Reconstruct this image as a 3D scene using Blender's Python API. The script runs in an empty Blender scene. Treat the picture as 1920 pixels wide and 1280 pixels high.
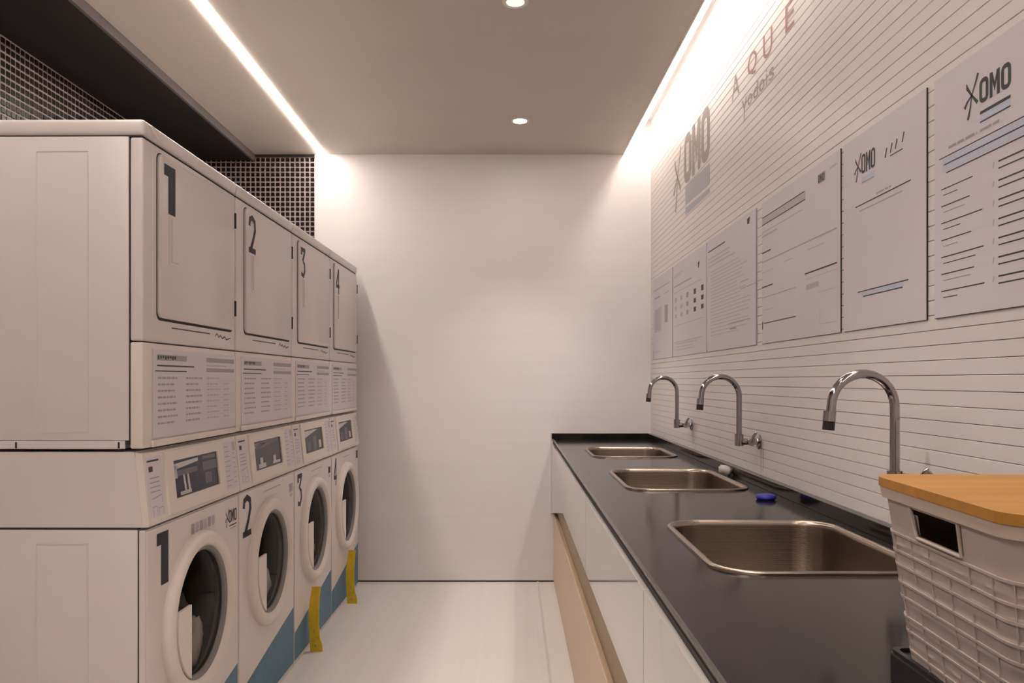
import bpy, bmesh, math, random
from mathutils import Matrix, Vector, noise
random.seed(7)
S = bpy.context.scene
C = S.collection
PI = math.pi

# ------------------------------------------------------------------ camera, world, exposure
F, CX, HY = 1450.0, 960.0, 713.0          # focal length, vanishing point in 1920x1280 pixels
EYE = 1.22
cam_d = bpy.data.cameras.new('camera')
cam = bpy.data.objects.new('camera', cam_d); C.objects.link(cam)
cam_d.sensor_width = 36; cam_d.lens = F / 1920 * 36
cam_d.shift_x = (960 - CX) / 1920; cam_d.shift_y = (HY - 640) / 1920
cam_d.clip_start = 0.02
cam.location = (0, 0, EYE); cam.rotation_euler = (PI / 2, 0, 0)
S.camera = cam
S.view_settings.view_transform = 'Standard'; S.view_settings.look = 'None'
S.view_settings.gamma = 1; S.view_settings.use_curve_mapping = False
S.view_settings.exposure = 0.46
LED_LEFT, LED_COVE, DOWN, SPOT = 40.0, 15.5, 130.0, 33.0      # emission strengths of the lamps the room has
WARM = (1.0, 0.91, 0.835, 1)
w = bpy.data.worlds.new('world'); S.world = w; w.use_nodes = True
w.node_tree.nodes['Background'].inputs[0].default_value = (0.9, 0.85, 0.85, 1)
w.node_tree.nodes['Background'].inputs[1].default_value = 0.3

# ------------------------------------------------------------------ materials
def mat(name, col, rough=0.5, metal=0.0, spec=0.5, coat=0.0, emit=None, es=0.0, noise_scale=None, noise_amt=0.0,
        bump=0.0, bump_scale=(60, 60, 60), trans=0.0, alpha=1.0):
    m = bpy.data.materials.new(name); m.use_nodes = True
    nt = m.node_tree; b = nt.nodes['Principled BSDF']
    c = (col[0], col[1], col[2], 1)
    b.inputs['Base Color'].default_value = c
    b.inputs['Roughness'].default_value = rough
    b.inputs['Metallic'].default_value = metal
    b.inputs['Specular IOR Level'].default_value = spec
    b.inputs['Coat Weight'].default_value = coat
    b.inputs['Coat Roughness'].default_value = 0.05
    b.inputs['Transmission Weight'].default_value = trans
    b.inputs['Alpha'].default_value = alpha
    if emit:
        b.inputs['Emission Color'].default_value = emit; b.inputs['Emission Strength'].default_value = es
    if noise_scale or bump:
        tc = nt.nodes.new('ShaderNodeTexCoord'); mp = nt.nodes.new('ShaderNodeMapping')
        nt.links.new(tc.outputs['Object'], mp.inputs[0])
        if noise_scale:
            mp.inputs['Scale'].default_value = noise_scale
            n = nt.nodes.new('ShaderNodeTexNoise'); n.inputs['Scale'].default_value = 1; n.inputs['Detail'].default_value = 4
            nt.links.new(mp.outputs[0], n.inputs['Vector'])
            r = nt.nodes.new('ShaderNodeValToRGB')
            r.color_ramp.elements[0].position = 0.3; r.color_ramp.elements[1].position = 0.7
            r.color_ramp.elements[0].color = tuple(max(0, x * (1 - noise_amt)) for x in col[:3]) + (1,)
            r.color_ramp.elements[1].color = tuple(min(1, x * (1 + noise_amt)) for x in col[:3]) + (1,)
            nt.links.new(n.outputs['Fac'], r.inputs[0]); nt.links.new(r.outputs[0], b.inputs['Base Color'])
        if bump:
            mp2 = nt.nodes.new('ShaderNodeMapping'); nt.links.new(tc.outputs['Object'], mp2.inputs[0])
            mp2.inputs['Scale'].default_value = bump_scale
            n2 = nt.nodes.new('ShaderNodeTexNoise'); n2.inputs['Scale'].default_value = 1; n2.inputs['Detail'].default_value = 3
            nt.links.new(mp2.outputs[0], n2.inputs['Vector'])
            bp = nt.nodes.new('ShaderNodeBump'); bp.inputs['Strength'].default_value = bump; bp.inputs['Distance'].default_value = 0.002
            nt.links.new(n2.outputs['Fac'], bp.inputs['Height']); nt.links.new(bp.outputs[0], b.inputs['Normal'])
    return m

M = {}
M['wall'] = mat('white_wall', (0.80, 0.755, 0.74), 0.45, noise_scale=(0.6, 0.6, 14), noise_amt=0.015, bump=0.15, bump_scale=(2, 2, 55))
M['tile_white'] = mat('white_wall_tile', (0.76, 0.70, 0.67), 0.35, bump=0.2, bump_scale=(10, 34, 34), noise_scale=(2, 3, 9), noise_amt=0.02)
M['grout'] = mat('pale_grout', (0.46, 0.40, 0.37), 0.9)
M['ceiling'] = mat('ceiling_paint', (0.58, 0.525, 0.465), 0.6, noise_scale=(1.2, 3, 1), noise_amt=0.02)
M['dark_ceiling'] = mat('dark_ceiling_paint', (0.012, 0.0085, 0.008), 0.6)
M['grey_trim'] = mat('grey_metal_trim', (0.13, 0.115, 0.11), 0.4)
M['tile_black'] = mat('black_mosaic_tile', (0.012, 0.007, 0.006), 0.25, spec=0.4)
M['grout_grey'] = mat('lilac_grey_grout', (0.42, 0.34, 0.33), 0.8)
M['floor'] = mat('pale_floor', (0.77, 0.725, 0.69), 0.22, noise_scale=(30, 0.7, 1), noise_amt=0.02, spec=0.4)
M['enamel'] = mat('white_enamel', (0.69, 0.625, 0.605), 0.32, spec=0.45, noise_scale=(3, 3, 1), noise_amt=0.008)
M['enamel_cream'] = mat('cream_plastic', (0.73, 0.66, 0.61), 0.4)
M['sheet'] = mat('lilac_white_sheet', (0.66, 0.60, 0.645), 0.5)
M['gap'] = mat('dark_gap', (0.03, 0.022, 0.02), 0.7)
M['ink'] = mat('dark_ink', (0.022, 0.02, 0.03), 0.5)
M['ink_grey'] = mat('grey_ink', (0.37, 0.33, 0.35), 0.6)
M['ink_pale'] = mat('pale_ink', (0.50, 0.44, 0.475), 0.6)
M['ink_blue'] = mat('pale_blue_ink', (0.52, 0.56, 0.68), 0.6)
M['ink_red'] = mat('faded_red_ink', (0.40, 0.22, 0.19), 0.6)
M['ink_brown'] = mat('faded_brown_paint', (0.36, 0.30, 0.26), 0.6)
M['ribbon'] = mat('grey_blue_ribbon', (0.44, 0.43, 0.46), 0.6)
M['navy'] = mat('dark_blue_numeral', (0.020, 0.020, 0.038), 0.5, spec=.3)
M['teal'] = mat('teal_blue_decal', (0.055, 0.16, 0.26), 0.45, noise_scale=(20, 20, 20), noise_amt=0.1)
M['yellow'] = mat('yellow_plastic', (0.72, 0.50, 0.02), 0.5, noise_scale=(40, 40, 25), noise_amt=0.1)
M['screen'] = mat('screen_glass', (0.028, 0.028, 0.055), 0.15, spec=0.25)
M['screen_light'] = mat('screen_pale_shape', (0.52, 0.50, 0.50), 0.3)
M['screen_mid'] = mat('screen_grey_shape', (0.13, 0.12, 0.16), 0.3, spec=.25)
M['chrome'] = mat('chrome', (0.40, 0.385, 0.385), 0.10, 1.0)
M['black_plastic'] = mat('black_plastic', (0.012, 0.01, 0.012), 0.4)
M['steel'] = mat('brushed_steel', (0.38, 0.315, 0.26), 0.24, 1.0, bump=0.12, bump_scale=(4, 400, 400))
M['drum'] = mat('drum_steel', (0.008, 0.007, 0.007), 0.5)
M['gasket'] = mat('grey_rubber_gasket', (0.22, 0.205, 0.205), 0.5)
M['gloss_panel'] = mat('gloss_grey_panel', (0.40, 0.375, 0.34), 0.06, spec=0.6, coat=0.6)
M['bronze'] = mat('bronze_channel', (0.34, 0.245, 0.14), 0.45)
M['beige'] = mat('beige_panel', (0.70, 0.53, 0.385), 0.4)
M['cloth_white'] = mat('white_cloth', (0.80, 0.76, 0.71), 0.9)
M['cloth_grey'] = mat('grey_cloth', (0.30, 0.28, 0.27), 0.9)
M['cloth_pink'] = mat('pinkish_cloth', (0.42, 0.30, 0.28), 0.9)
M['basket'] = mat('white_woven_plastic', (0.43, 0.355, 0.31), 0.5, spec=.3, noise_scale=(16, 16, 30), noise_amt=0.05)
M['rope'] = mat('pale_basket_rim', (0.46, 0.37, 0.30), 0.5)
M['lidwood'] = mat('bamboo', (0.36, 0.165, 0.028), 0.45, spec=.3, noise_scale=(1.5, 45, 6), noise_amt=0.13)
M['blue_cap'] = mat('blue_plastic', (0.012, 0.012, 0.26), 0.35)
M['soap'] = mat('white_plastic', (0.62, 0.60, 0.55), 0.5)
M['led'] = mat('led_left', (1, 1, 1), emit=WARM, es=LED_LEFT)
M['led_cove'] = mat('led_cove', (1, 1, 1), emit=WARM, es=LED_COVE)
M['lamp'] = mat('downlight_lens', (1, 1, 1), emit=(1, 0.9, 0.8, 1), es=DOWN)
M['lamp_dim'] = mat('downlight_lens_dim', (1, 1, 1), emit=(1, 0.9, 0.8, 1), es=0.6)
M['lamp_trim'] = mat('downlight_trim', (0.75, 0.70, 0.64), 0.4)

def stone():
    m = mat('dark_grey_stone', (0.022, 0.018, 0.018), 0.13, spec=0.3)
    nt = m.node_tree; b = nt.nodes['Principled BSDF']
    tc = nt.nodes.new('ShaderNodeTexCoord')
    n = nt.nodes.new('ShaderNodeTexNoise'); n.inputs['Scale'].default_value = 9; n.inputs['Detail'].default_value = 6
    nt.links.new(tc.outputs['Object'], n.inputs['Vector'])
    r = nt.nodes.new('ShaderNodeValToRGB')
    r.color_ramp.elements[0].position = 0.3; r.color_ramp.elements[1].position = 0.75
    r.color_ramp.elements[0].color = (0.007, 0.0055, 0.0055, 1); r.color_ramp.elements[1].color = (0.018, 0.014, 0.0135, 1)
    nt.links.new(n.outputs['Fac'], r.inputs[0])
    mx = nt.nodes.new('ShaderNodeMixRGB'); mx.blend_type = 'MIX'
    # thin dark veins: edges of a distorted voronoi
    va = nt.nodes.new('ShaderNodeVectorMath'); va.operation = 'ADD'
    n3 = nt.nodes.new('ShaderNodeTexNoise'); n3.inputs['Scale'].default_value = 2.5; n3.inputs['Detail'].default_value = 5
    nt.links.new(tc.outputs['Object'], n3.inputs['Vector'])
    nt.links.new(tc.outputs['Object'], va.inputs[0]); nt.links.new(n3.outputs['Color'], va.inputs[1])
    v = nt.nodes.new('ShaderNodeTexVoronoi'); v.feature = 'DISTANCE_TO_EDGE'; v.inputs['Scale'].default_value = 1.3
    nt.links.new(va.outputs[0], v.inputs['Vector'])
    cr = nt.nodes.new('ShaderNodeValToRGB')
    cr.color_ramp.elements[0].position = 0.0; cr.color_ramp.elements[0].color = (1, 1, 1, 1)
    cr.color_ramp.elements[1].position = 0.006; cr.color_ramp.elements[1].color = (0, 0, 0, 1)
    nt.links.new(v.outputs['Distance'], cr.inputs[0]); nt.links.new(cr.outputs[0], mx.inputs[0])
    nt.links.new(r.outputs[0], mx.inputs[1]); mx.inputs[2].default_value = (0.010, 0.008, 0.008, 1)
    nt.links.new(mx.outputs[0], b.inputs['Base Color'])
    return m
M['stone'] = stone()

def dark_glass():
    m = bpy.data.materials.new('tinted_door_glass'); m.use_nodes = True
    nt = m.node_tree; nt.nodes.clear()
    o = nt.nodes.new('ShaderNodeOutputMaterial'); mx = nt.nodes.new('ShaderNodeMixShader')
    t = nt.nodes.new('ShaderNodeBsdfTransparent'); t.inputs[0].default_value = (0.72, 0.70, 0.69, 1)
    g = nt.nodes.new('ShaderNodeBsdfGlossy'); g.inputs[0].default_value = (.4, .4, .4, 1); g.inputs['Roughness'].default_value = 0.04
    f = nt.nodes.new('ShaderNodeFresnel'); f.inputs[0].default_value = 1.22
    nt.links.new(f.outputs[0], mx.inputs[0]); nt.links.new(t.outputs[0], mx.inputs[1]); nt.links.new(g.outputs[0], mx.inputs[2])
    nt.links.new(mx.outputs[0], o.inputs[0])
    return m
M['glass'] = dark_glass()

# ------------------------------------------------------------------ helpers
class MB:
    """collects geometry with material slots, built into ONE mesh"""
    def __init__(s): s.v = []; s.f = []; s.m = []; s.mats = []; s.T = Matrix.Identity(4)
    def mi(s, m):
        if m not in s.mats: s.mats.append(m)
        return s.mats.index(m)
    def add(s, vs, fs, m):
        b = len(s.v); i = s.mi(m)
        s.v += [tuple(s.T @ Vector(p)) for p in vs]
        s.f += [tuple(b + k for k in f) for f in fs]; s.m += [i] * len(fs)
    def box(s, x0, y0, z0, x1, y1, z1, m):
        vs = [(x, y, z) for x in (x0, x1) for y in (y0, y1) for z in (z0, z1)]
        s.add(vs, [(0, 1, 3, 2), (4, 6, 7, 5), (0, 4, 5, 1), (2, 3, 7, 6), (0, 2, 6, 4), (1, 5, 7, 3)], m)
    def bbox(s, x0, y0, z0, x1, y1, z1, r, m, seg=2, open_front=False):
        bm = bmesh.new(); bmesh.ops.create_cube(bm, size=1)
        for v in bm.verts:
            v.co = ((x0 + x1) / 2 + v.co.x * (x1 - x0), (y0 + y1) / 2 + v.co.y * (y1 - y0), (z0 + z1) / 2 + v.co.z * (z1 - z0))
        bmesh.ops.bevel(bm, geom=bm.edges[:] , offset=r, segments=seg, affect='EDGES', profile=0.5)
        if open_front:
            bmesh.ops.delete(bm, geom=[f for f in bm.faces if f.normal.x > .99 and f.calc_area() > .05], context='FACES')
        s.addbm(bm, m)
    def addbm(s, bm, m):
        bm.verts.ensure_lookup_table(); bm.verts.index_update()
        s.add([v.co[:] for v in bm.verts], [[v.index for v in f.verts] for f in bm.faces], m); bm.free()
    def poly(s, pts, m, z=0.0):                      # flat polygon in uv plane
        s.add([(p[0], p[1], z) for p in pts], [tuple(range(len(pts)))], m)
    def rect(s, u0, v0, u1, v1, m, z=0.0): s.poly([(u0, v0), (u1, v0), (u1, v1), (u0, v1)], m, z)
    def prism(s, pts, z0, z1, m):                    # closed ccw polygon extruded along local z
        n = len(pts)
        vs = [(p[0], p[1], z0) for p in pts] + [(p[0], p[1], z1) for p in pts]
        s.add(vs, [tuple(range(n))[::-1], tuple(range(n, 2 * n))] + [(i, (i + 1) % n, n + (i + 1) % n, n + i) for i in range(n)], m)
    def tube(s, path, r, m, n=16, cap=True):
        path = [Vector(p) for p in path]; vs = []; N = len(path)
        rr = r if isinstance(r, (list, tuple)) else [r] * N
        up = None
        for i, p in enumerate(path):
            t = (path[min(i + 1, N - 1)] - path[max(i - 1, 0)]).normalized()
            if up is None: up = t.orthogonal().normalized()
            up = (up - t * up.dot(t)).normalized(); sd = t.cross(up)
            for k in range(n):
                a = 2 * PI * k / n
                vs.append(p + (up * math.cos(a) + sd * math.sin(a)) * rr[i])
        fs = [(i * n + k, i * n + (k + 1) % n, (i + 1) * n + (k + 1) % n, (i + 1) * n + k) for i in range(N - 1) for k in range(n)]
        if cap: fs += [tuple(range(n))[::-1], tuple(range((N - 1) * n, N * n))]
        s.add([v[:] for v in vs], fs, m)
    def lathe(s, prof, m, n=48, axis='x', c=(0, 0, 0), close=False):   # prof: (r, h)
        vs = []
        for r, h in prof:
            for k in range(n):
                a = 2 * PI * k / n; p, q = r * math.cos(a), r * math.sin(a)
                vs.append((c[0] + h, c[1] + p, c[2] + q) if axis == 'x' else (c[0] + p, c[1] + q, c[2] + h))
        P = len(prof)
        fs = [(i * n + k, i * n + (k + 1) % n, (i + 1) * n + (k + 1) % n, (i + 1) * n + k) for i in range(P - 1) for k in range(n)]
        if close: fs += [tuple(range(n)), tuple(range((P - 1) * n, P * n))]
        s.add(vs, fs, m)
    def stroke(s, pts, ws, m, z=0.0):                # tapered flat stroke in uv plane
        L = []; R = []
        for i, p in enumerate(pts):
            a = Vector(pts[max(i - 1, 0)]); b = Vector(pts[min(i + 1, len(pts) - 1)])
            t = (b - a).normalized(); nrm = Vector((-t.y, t.x)) * ws[i] / 2
            L.append(Vector(p) + nrm); R.append(Vector(p) - nrm)
        for i in range(len(pts) - 1):
            s.add([(R[i].x, R[i].y, z), (R[i + 1].x, R[i + 1].y, z), (L[i + 1].x, L[i + 1].y, z), (L[i].x, L[i].y, z)], [(0, 1, 2, 3)], m)
    def holed(s, outer, holes, z0, z1, m):           # slab with holes, extruded z0..z1
        bm = bmesh.new(); es = []
        for lp in [outer] + holes:
            vs = [bm.verts.new((p[0], p[1], z1)) for p in lp]
            es += [bm.edges.new((vs[i], vs[(i + 1) % len(vs)])) for i in range(len(vs))]
        g = bmesh.ops.triangle_fill(bm, use_beauty=True, use_dissolve=False, edges=es)
        fs = [x for x in g['geom'] if isinstance(x, bmesh.types.BMFace)]
        ex = bmesh.ops.extrude_face_region(bm, geom=fs)
        for v in [x for x in ex['geom'] if isinstance(x, bmesh.types.BMVert)]: v.co.z = z0
        bmesh.ops.recalc_face_normals(bm, faces=bm.faces)
        s.addbm(bm, m)
    def text(s, txt, u, v, h, m, width=None, bold=0.0, z=0.0, shear=0.0):
        cu = bpy.data.curves.new('t', 'FONT'); cu.body = txt; cu.size = 1; cu.offset = bold; cu.shear = shear
        cu.resolution_u = 4
        o = bpy.data.objects.new('t', cu); C.objects.link(o)
        me = bpy.data.meshes.new_from_object(o)
        xs = [p.co.x for p in me.vertices]; ys = [p.co.y for p in me.vertices]
        if xs:
            x0, x1, y0, y1 = min(xs), max(xs), min(ys), max(ys)
            sy = h / (y1 - y0); sx = (width / (x1 - x0)) if width else sy
            s.add([(u + (p.co.x - x0) * sx, v + (p.co.y - y0) * sy, z) for p in me.vertices], [tuple(f.vertices) for f in me.polygons], m)
        bpy.data.meshes.remove(me); bpy.data.objects.remove(o); bpy.data.curves.remove(cu)
    def mesh(s, name, smooth=False, recalc=True):
        me = bpy.data.meshes.new(name)
        me.from_pydata(s.v, [], s.f)
        for m in s.mats: me.materials.append(M[m])
        me.polygons.foreach_set('material_index', s.m)
        if recalc:
            bm = bmesh.new(); bm.from_mesh(me); bmesh.ops.recalc_face_normals(bm, faces=bm.faces); bm.to_mesh(me); bm.free()
        me.polygons.foreach_set('use_smooth', [bool(smooth)] * len(me.polygons))
        if smooth and smooth is not True:
            for p in me.polygons:
                if p.area > .004: p.use_smooth = False
            me.set_sharp_from_angle(angle=math.radians(smooth))
        me.update()
        return me
    def build(s, name, parent=None, smooth=False, label=None, recalc=True, loc=None):
        return link(name, s.mesh(name, smooth, recalc), parent, label, loc)

def link(name, me, parent=None, label=None, loc=None):
    o = bpy.data.objects.new(name, me); C.objects.link(o)
    if parent: o.parent = parent
    if label: o['label'] = label
    if loc: o.location = loc
    return o
def tag(o, label, cat, group=None):
    o['label'] = label; o['category'] = cat
    if group: o['group'] = group
    return o
def stuffed(o): o['kind'] = 'stuff'; return o
def thing(name, label, cat, loc=(0, 0, 0), rz=0, group=None):
    o = bpy.data.objects.new(name, None); C.objects.link(o); o.empty_display_size = 0.05
    o.location = loc; o.rotation_euler = (0, 0, rz)
    return tag(o, label, cat, group)
def struct(o, label=None):
    o['kind'] = 'structure'
    if label: o['label'] = label
    return o
def frame(o, u, v):                                   # local frame: x=u, y=v, z=u x v
    u = Vector(u).normalized(); v = Vector(v).normalized(); n = u.cross(v)
    T = Matrix.Identity(4)
    for i in range(3): T[i][0] = u[i]; T[i][1] = v[i]; T[i][2] = n[i]; T[i][3] = o[i]
    return T
def rrect(x0, y0, x1, y1, r, n=8):
    pts = []
    for cx, cy, a0 in ((x1 - r, y1 - r, 0), (x0 + r, y1 - r, 90), (x0 + r, y0 + r, 180), (x1 - r, y0 + r, 270)):
        for k in range(n + 1):
            a = math.radians(a0 + 90 * k / n); pts.append((cx + r * math.cos(a), cy + r * math.sin(a)))
    return pts
def proj(p): return CX + F * p[0] / p[1], HY - F * (p[2] - EYE) / p[1]

# logo made of a five-armed splash and three block letters, h = letter height
def splash(b, u, v, h, m, z=0.0):                     # centre at (u, v)
    b.stroke([(u - .38 * h, v + .62 * h), (u - .33 * h, v + .42 * h), (u, v), (u + .42 * h, v - .45 * h)], [.06 * h, .16 * h, .10 * h, .16 * h], m, z)
    b.stroke([(u + .45 * h, v + .80 * h), (u + .33 * h, v + .55 * h), (u, v), (u - .10 * h, v - .5 * h), (u - .28 * h, v - .98 * h)], [.14 * h, .12 * h, .07 * h, .12 * h, .17 * h], m, z)
    b.stroke([(u, v), (u - .35 * h, v - .2 * h), (u - .52 * h, v - .42 * h)], [.08 * h, .12 * h, .17 * h], m, z)
def letter_o(b, u, v, wd, h, t, m, z=0.0):
    o = rrect(u, v, u + wd, v + h, wd * .42, 5); i = rrect(u + t, v + t, u + wd - t, v + h - t, max(wd * .42 - t, wd * .12), 5)
    n = len(o)
    b.add([(p[0], p[1], z) for p in o] + [(p[0], p[1], z) for p in i], [(k, (k + 1) % n, n + (k + 1) % n, n + k) for k in range(n)], m)
def letter_m(b, u, v, wd, h, t, m, z=0.0):
    b.rect(u, v, u + t, v + h, m, z); b.rect(u + wd - t, v, u + wd, v + h, m, z)
    b.poly([(u + t, v + h), (u + t, v + h * .62), (u + wd / 2, v + h * .18), (u + wd / 2, v + h * .55)], m, z)
    b.poly([(u + wd - t, v + h), (u + wd / 2, v + h * .55), (u + wd / 2, v + h * .18), (u + wd - t, v + h * .62)], m, z)
def omo(b, u, v, wd, h, m, z=0.0):
    lw = wd * .30; t = lw * .30
    letter_o(b, u, v, lw, h, t, m, z); letter_m(b, u + wd * .34, v, wd * .32, h, t, m, z); letter_o(b, u + wd * .70, v, lw, h, t, m, z)

# ------------------------------------------------------------------ room shell
XL, XR, YB, YF, ZC = -1.97, 0.843, 4.69, -2.4, 2.59
b = MB(); b.box(XL - .1, YF, -.1, XR + .1, YB + .1, 0, 'floor'); fl = struct(b.build('floor'))
b = MB(); b.box(.150, 0.2, 0.0, .162, YB - .002, .0025, 'enamel'); struct(b.build('trim_1'), 'thin pale strip let into the floor along the counter')
b = MB(); b.box(XL - .1, YB + .012, 0, XR + .1, YB + .12, 2.86, 'grout_grey'); wb = struct(b.build('wall_back'))
b = MB(); b.box(-1.197, YB, 0.006, XR + .02, YB + .013, 2.86, 'wall'); b.build('wall_panel', wb, label='smooth white panel')
b = MB(); b.box(XL - .1, YF, 0, XL, YB + .1, 2.86, 'grout_grey'); wl = struct(b.build('wall_left'))
b = MB(); b.box(XR + .004, YF, 0, XR + .1, YB + .1, 2.86, 'grout'); wr = struct(b.build('wall_right'))
b = MB(); b.box(XL - .1, YF - .1, 0, XR + .1, YF, 2.86, 'wall'); struct(b.build('wall_front'))
# shadow gap at the foot of the back wall, drawn as a dark strip
b = MB(); b.box(-1.19, YB - .003, 0, XR - .01, YB, .008, 'gap'); struct(b.build('base_shadow_back'))

# right wall: white tile courses
P = 0.030
b = MB(); b.bbox(XR - .001, YF, .0006, XR + .006, YB, P - .0006, .0007, 'tile_white', 1)
cm = b.mesh('tile_course')
for i in range(int(2.86 / P)):
    o = link('tile_course', cm, wr, loc=(random.uniform(-.0002, .0002), 0, i * P))

# ceilings
SK = 0.0105                                            # the ceiling lines run very slightly askew to the walls
def sx(b, x0, x1, z0, z1, m, y0=YF, y1=YB, k0=SK, k1=SK):
    vs = [(x + k * (YB - y), y, z) for x, k in ((x0, k0), (x1, k1)) for y in (y0, y1) for z in (z0, z1)]
    b.add(vs, [(0, 1, 3, 2), (4, 6, 7, 5), (0, 4, 5, 1), (2, 3, 7, 6), (0, 2, 6, 4), (1, 5, 7, 3)], m)
b = MB(); sx(b, -1.56, -1.169, ZC, ZC + .06, 'ceiling'); sx(b, -1.131, .668, ZC, ZC + .06, 'ceiling')
sx(b, -1.56, .668, ZC + .06, ZC + .09, 'ceiling')
cl = struct(b.build('ceiling'), 'light plaster ceiling panel')
b = MB(); b.box(.50, YF, 2.80, XR + .004, YB, 2.86, 'wall'); b.box(.50, YF, ZC + .09, .52, YB, 2.80, 'wall'); b.build('cove_ceiling', cl)
b = MB(); sx(b, .668, .676, ZC - .002, ZC + .055, 'lamp_trim'); b.build('cove_edge', cl)
b = MB(); sx(b, XL, -1.566, 2.553, 2.62, 'dark_ceiling', k0=0)
struct(b.build('ceiling'), 'lower dark ceiling strip over the machines')
b = MB(); sx(b, -1.574, -1.560, 2.549, 2.592, 'grey_trim'); struct(b.build('trim_2'), 'grey metal edge between the dark and light ceilings')
b = MB(); b.box(-1.56, YB + .004, 2.575, -1.198, YB + .012, 2.592, 'gap'); struct(b.build('trim_3'), 'dark strip above the mosaic on the back wall')

# black mosaic
TS = 0.022
tb = MB(); tb.bbox(-TS / 2, 0, -TS / 2, TS / 2, .005, TS / 2, .0015, 'tile_black', 1); tbm = tb.mesh('tile')
tl = MB(); tl.bbox(-.001, -TS / 2, -TS / 2, .004, TS / 2, TS / 2, .0015, 'tile_black', 1); tlm = tl.mesh('tile')
stuffb, stuffl = MB(), MB()
cnt = 0
for r in range(42):
    z = 2.560 - r * P
    for c in range(25):
        x = -1.213 - c * P
        px, py = proj((x, YB, z))
        if py < 500 + .675 * (px - 668) + 4 and not (x < -1.566 and z > 2.55) and cnt < 295:
            link('tile', tbm, wb, loc=(x, YB + .0065 + random.uniform(0, .001), z)); cnt += 1
        elif z > 1.5:
            stuffb.box(x - TS / 2, YB + .0075, z - TS / 2, x + TS / 2, YB + .012, z + TS / 2, 'tile_black')
cnt = 0
for r in range(36):
    z = 2.534 - r * P
    for c in range(230):
        y = YB - .02 - c * P
        if y < 0.3: break
        px, py = proj((XL, y, z))
        if -8 < px < 232 and 55 < py < 221 and cnt < 298:
            link('tile', tlm, wl, loc=(XL + random.uniform(0, .001), y, z)); cnt += 1
        else:
            stuffl.box(XL, y - TS / 2, z - TS / 2, XL + .004, y + TS / 2, z + TS / 2, 'tile_black')
o = stuffb.build('tile_field', wb); o['kind'] = 'stuff'
o = stuffl.build('tile_field', wl); o['kind'] = 'stuff'

# ------------------------------------------------------------------ lamps
t = thing('strip_light', 'thin bright line of light let into the ceiling above the machines', 'light', (-1.15 + SK * (YB - 1.1), 1.1, ZC), math.atan(SK))
b = MB(); b.box(-.019, YF - 1.08, .012, .019, YB - 1.105, .03, 'grey_trim'); b.build('channel', t)
b = MB(); b.box(-.0165, YF - 1.1, -.004, .0165, YB - 1.108, .0118, 'led'); b.build('diffuser', t)
t = thing('cove_light', 'glowing light strip hidden in the cove beside the white tiled wall', 'light', (.745 + SK * (YB - 1.1) * .5, 1.1, 2.70), math.atan(SK) * .5)
b = MB(); b.box(-.03, YF - 1.1, .02, .03, YB - 1.103, .035, 'grey_trim'); b.build('channel', t)
b = MB(); b.box(-.026, YF - 1.1, .004, .026, YB - 1.105, .0199, 'led_cove'); b.build('diffuser', t)
# bracket that carries the cove strip from the slab above
for y in (YF + .3, -.8, .6, 2.0, 3.3, 4.45):
    b = MB(); b.box(-.01, y - 1.1 - .01, .035, .01, y - 1.1 + .01, .10, 'grey_trim'); b.build('hanger', t)
def downlight(y, lens, label, x=.042):
    t = thing('downlight', label, 'light', (x, y, ZC))
    b = MB(); b.lathe([(.047, 0), (.047, -.003), (.036, -.004), (.033, .000)], 'lamp_trim', 32, 'z'); b.build('trim_ring', t, smooth=40)
    b = MB(); b.lathe([(.0001, -.0025), (.0325, -.0025), (.0325, -.0002), (.0001, -.0002)], lens, 32, 'z'); b.build('lens', t)
    if lens == 'lamp':
        d = bpy.data.lights.new('spot', 'SPOT'); d.energy = SPOT; d.color = (1, .91, .85); d.spot_size = math.radians(84); d.spot_blend = .8; d.shadow_soft_size = .03
        l = bpy.data.objects.new('spot', d); C.objects.link(l); l.parent = t; l.location = (0, 0, -.012)
downlight(4.08, 'lamp', 'small round recessed spotlight shining near the back wall')
downlight(2.80, 'lamp_dim', 'round recessed spotlight cut by the top of the photo', .012)
for i, y in enumerate((1.5, .2, -1.1)): downlight(y, 'lamp', 'round recessed spotlight in the ceiling %s' % ['above the near sink', 'over the camera', 'behind the camera'][i])

# ------------------------------------------------------------------ machines
K = 0.0103; X0 = -0.969; Y1 = 1.986; PITCH = 0.650; W = 0.646; ROT = -math.atan(K)
ZD = 1.043
cache = {}
def part(key, name, parent, fn, smooth=False, label=None):
    if key not in cache:
        b = MB(); fn(b); cache[key] = b.mesh(name, smooth)
    return link(name, cache[key], parent, label)

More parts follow.
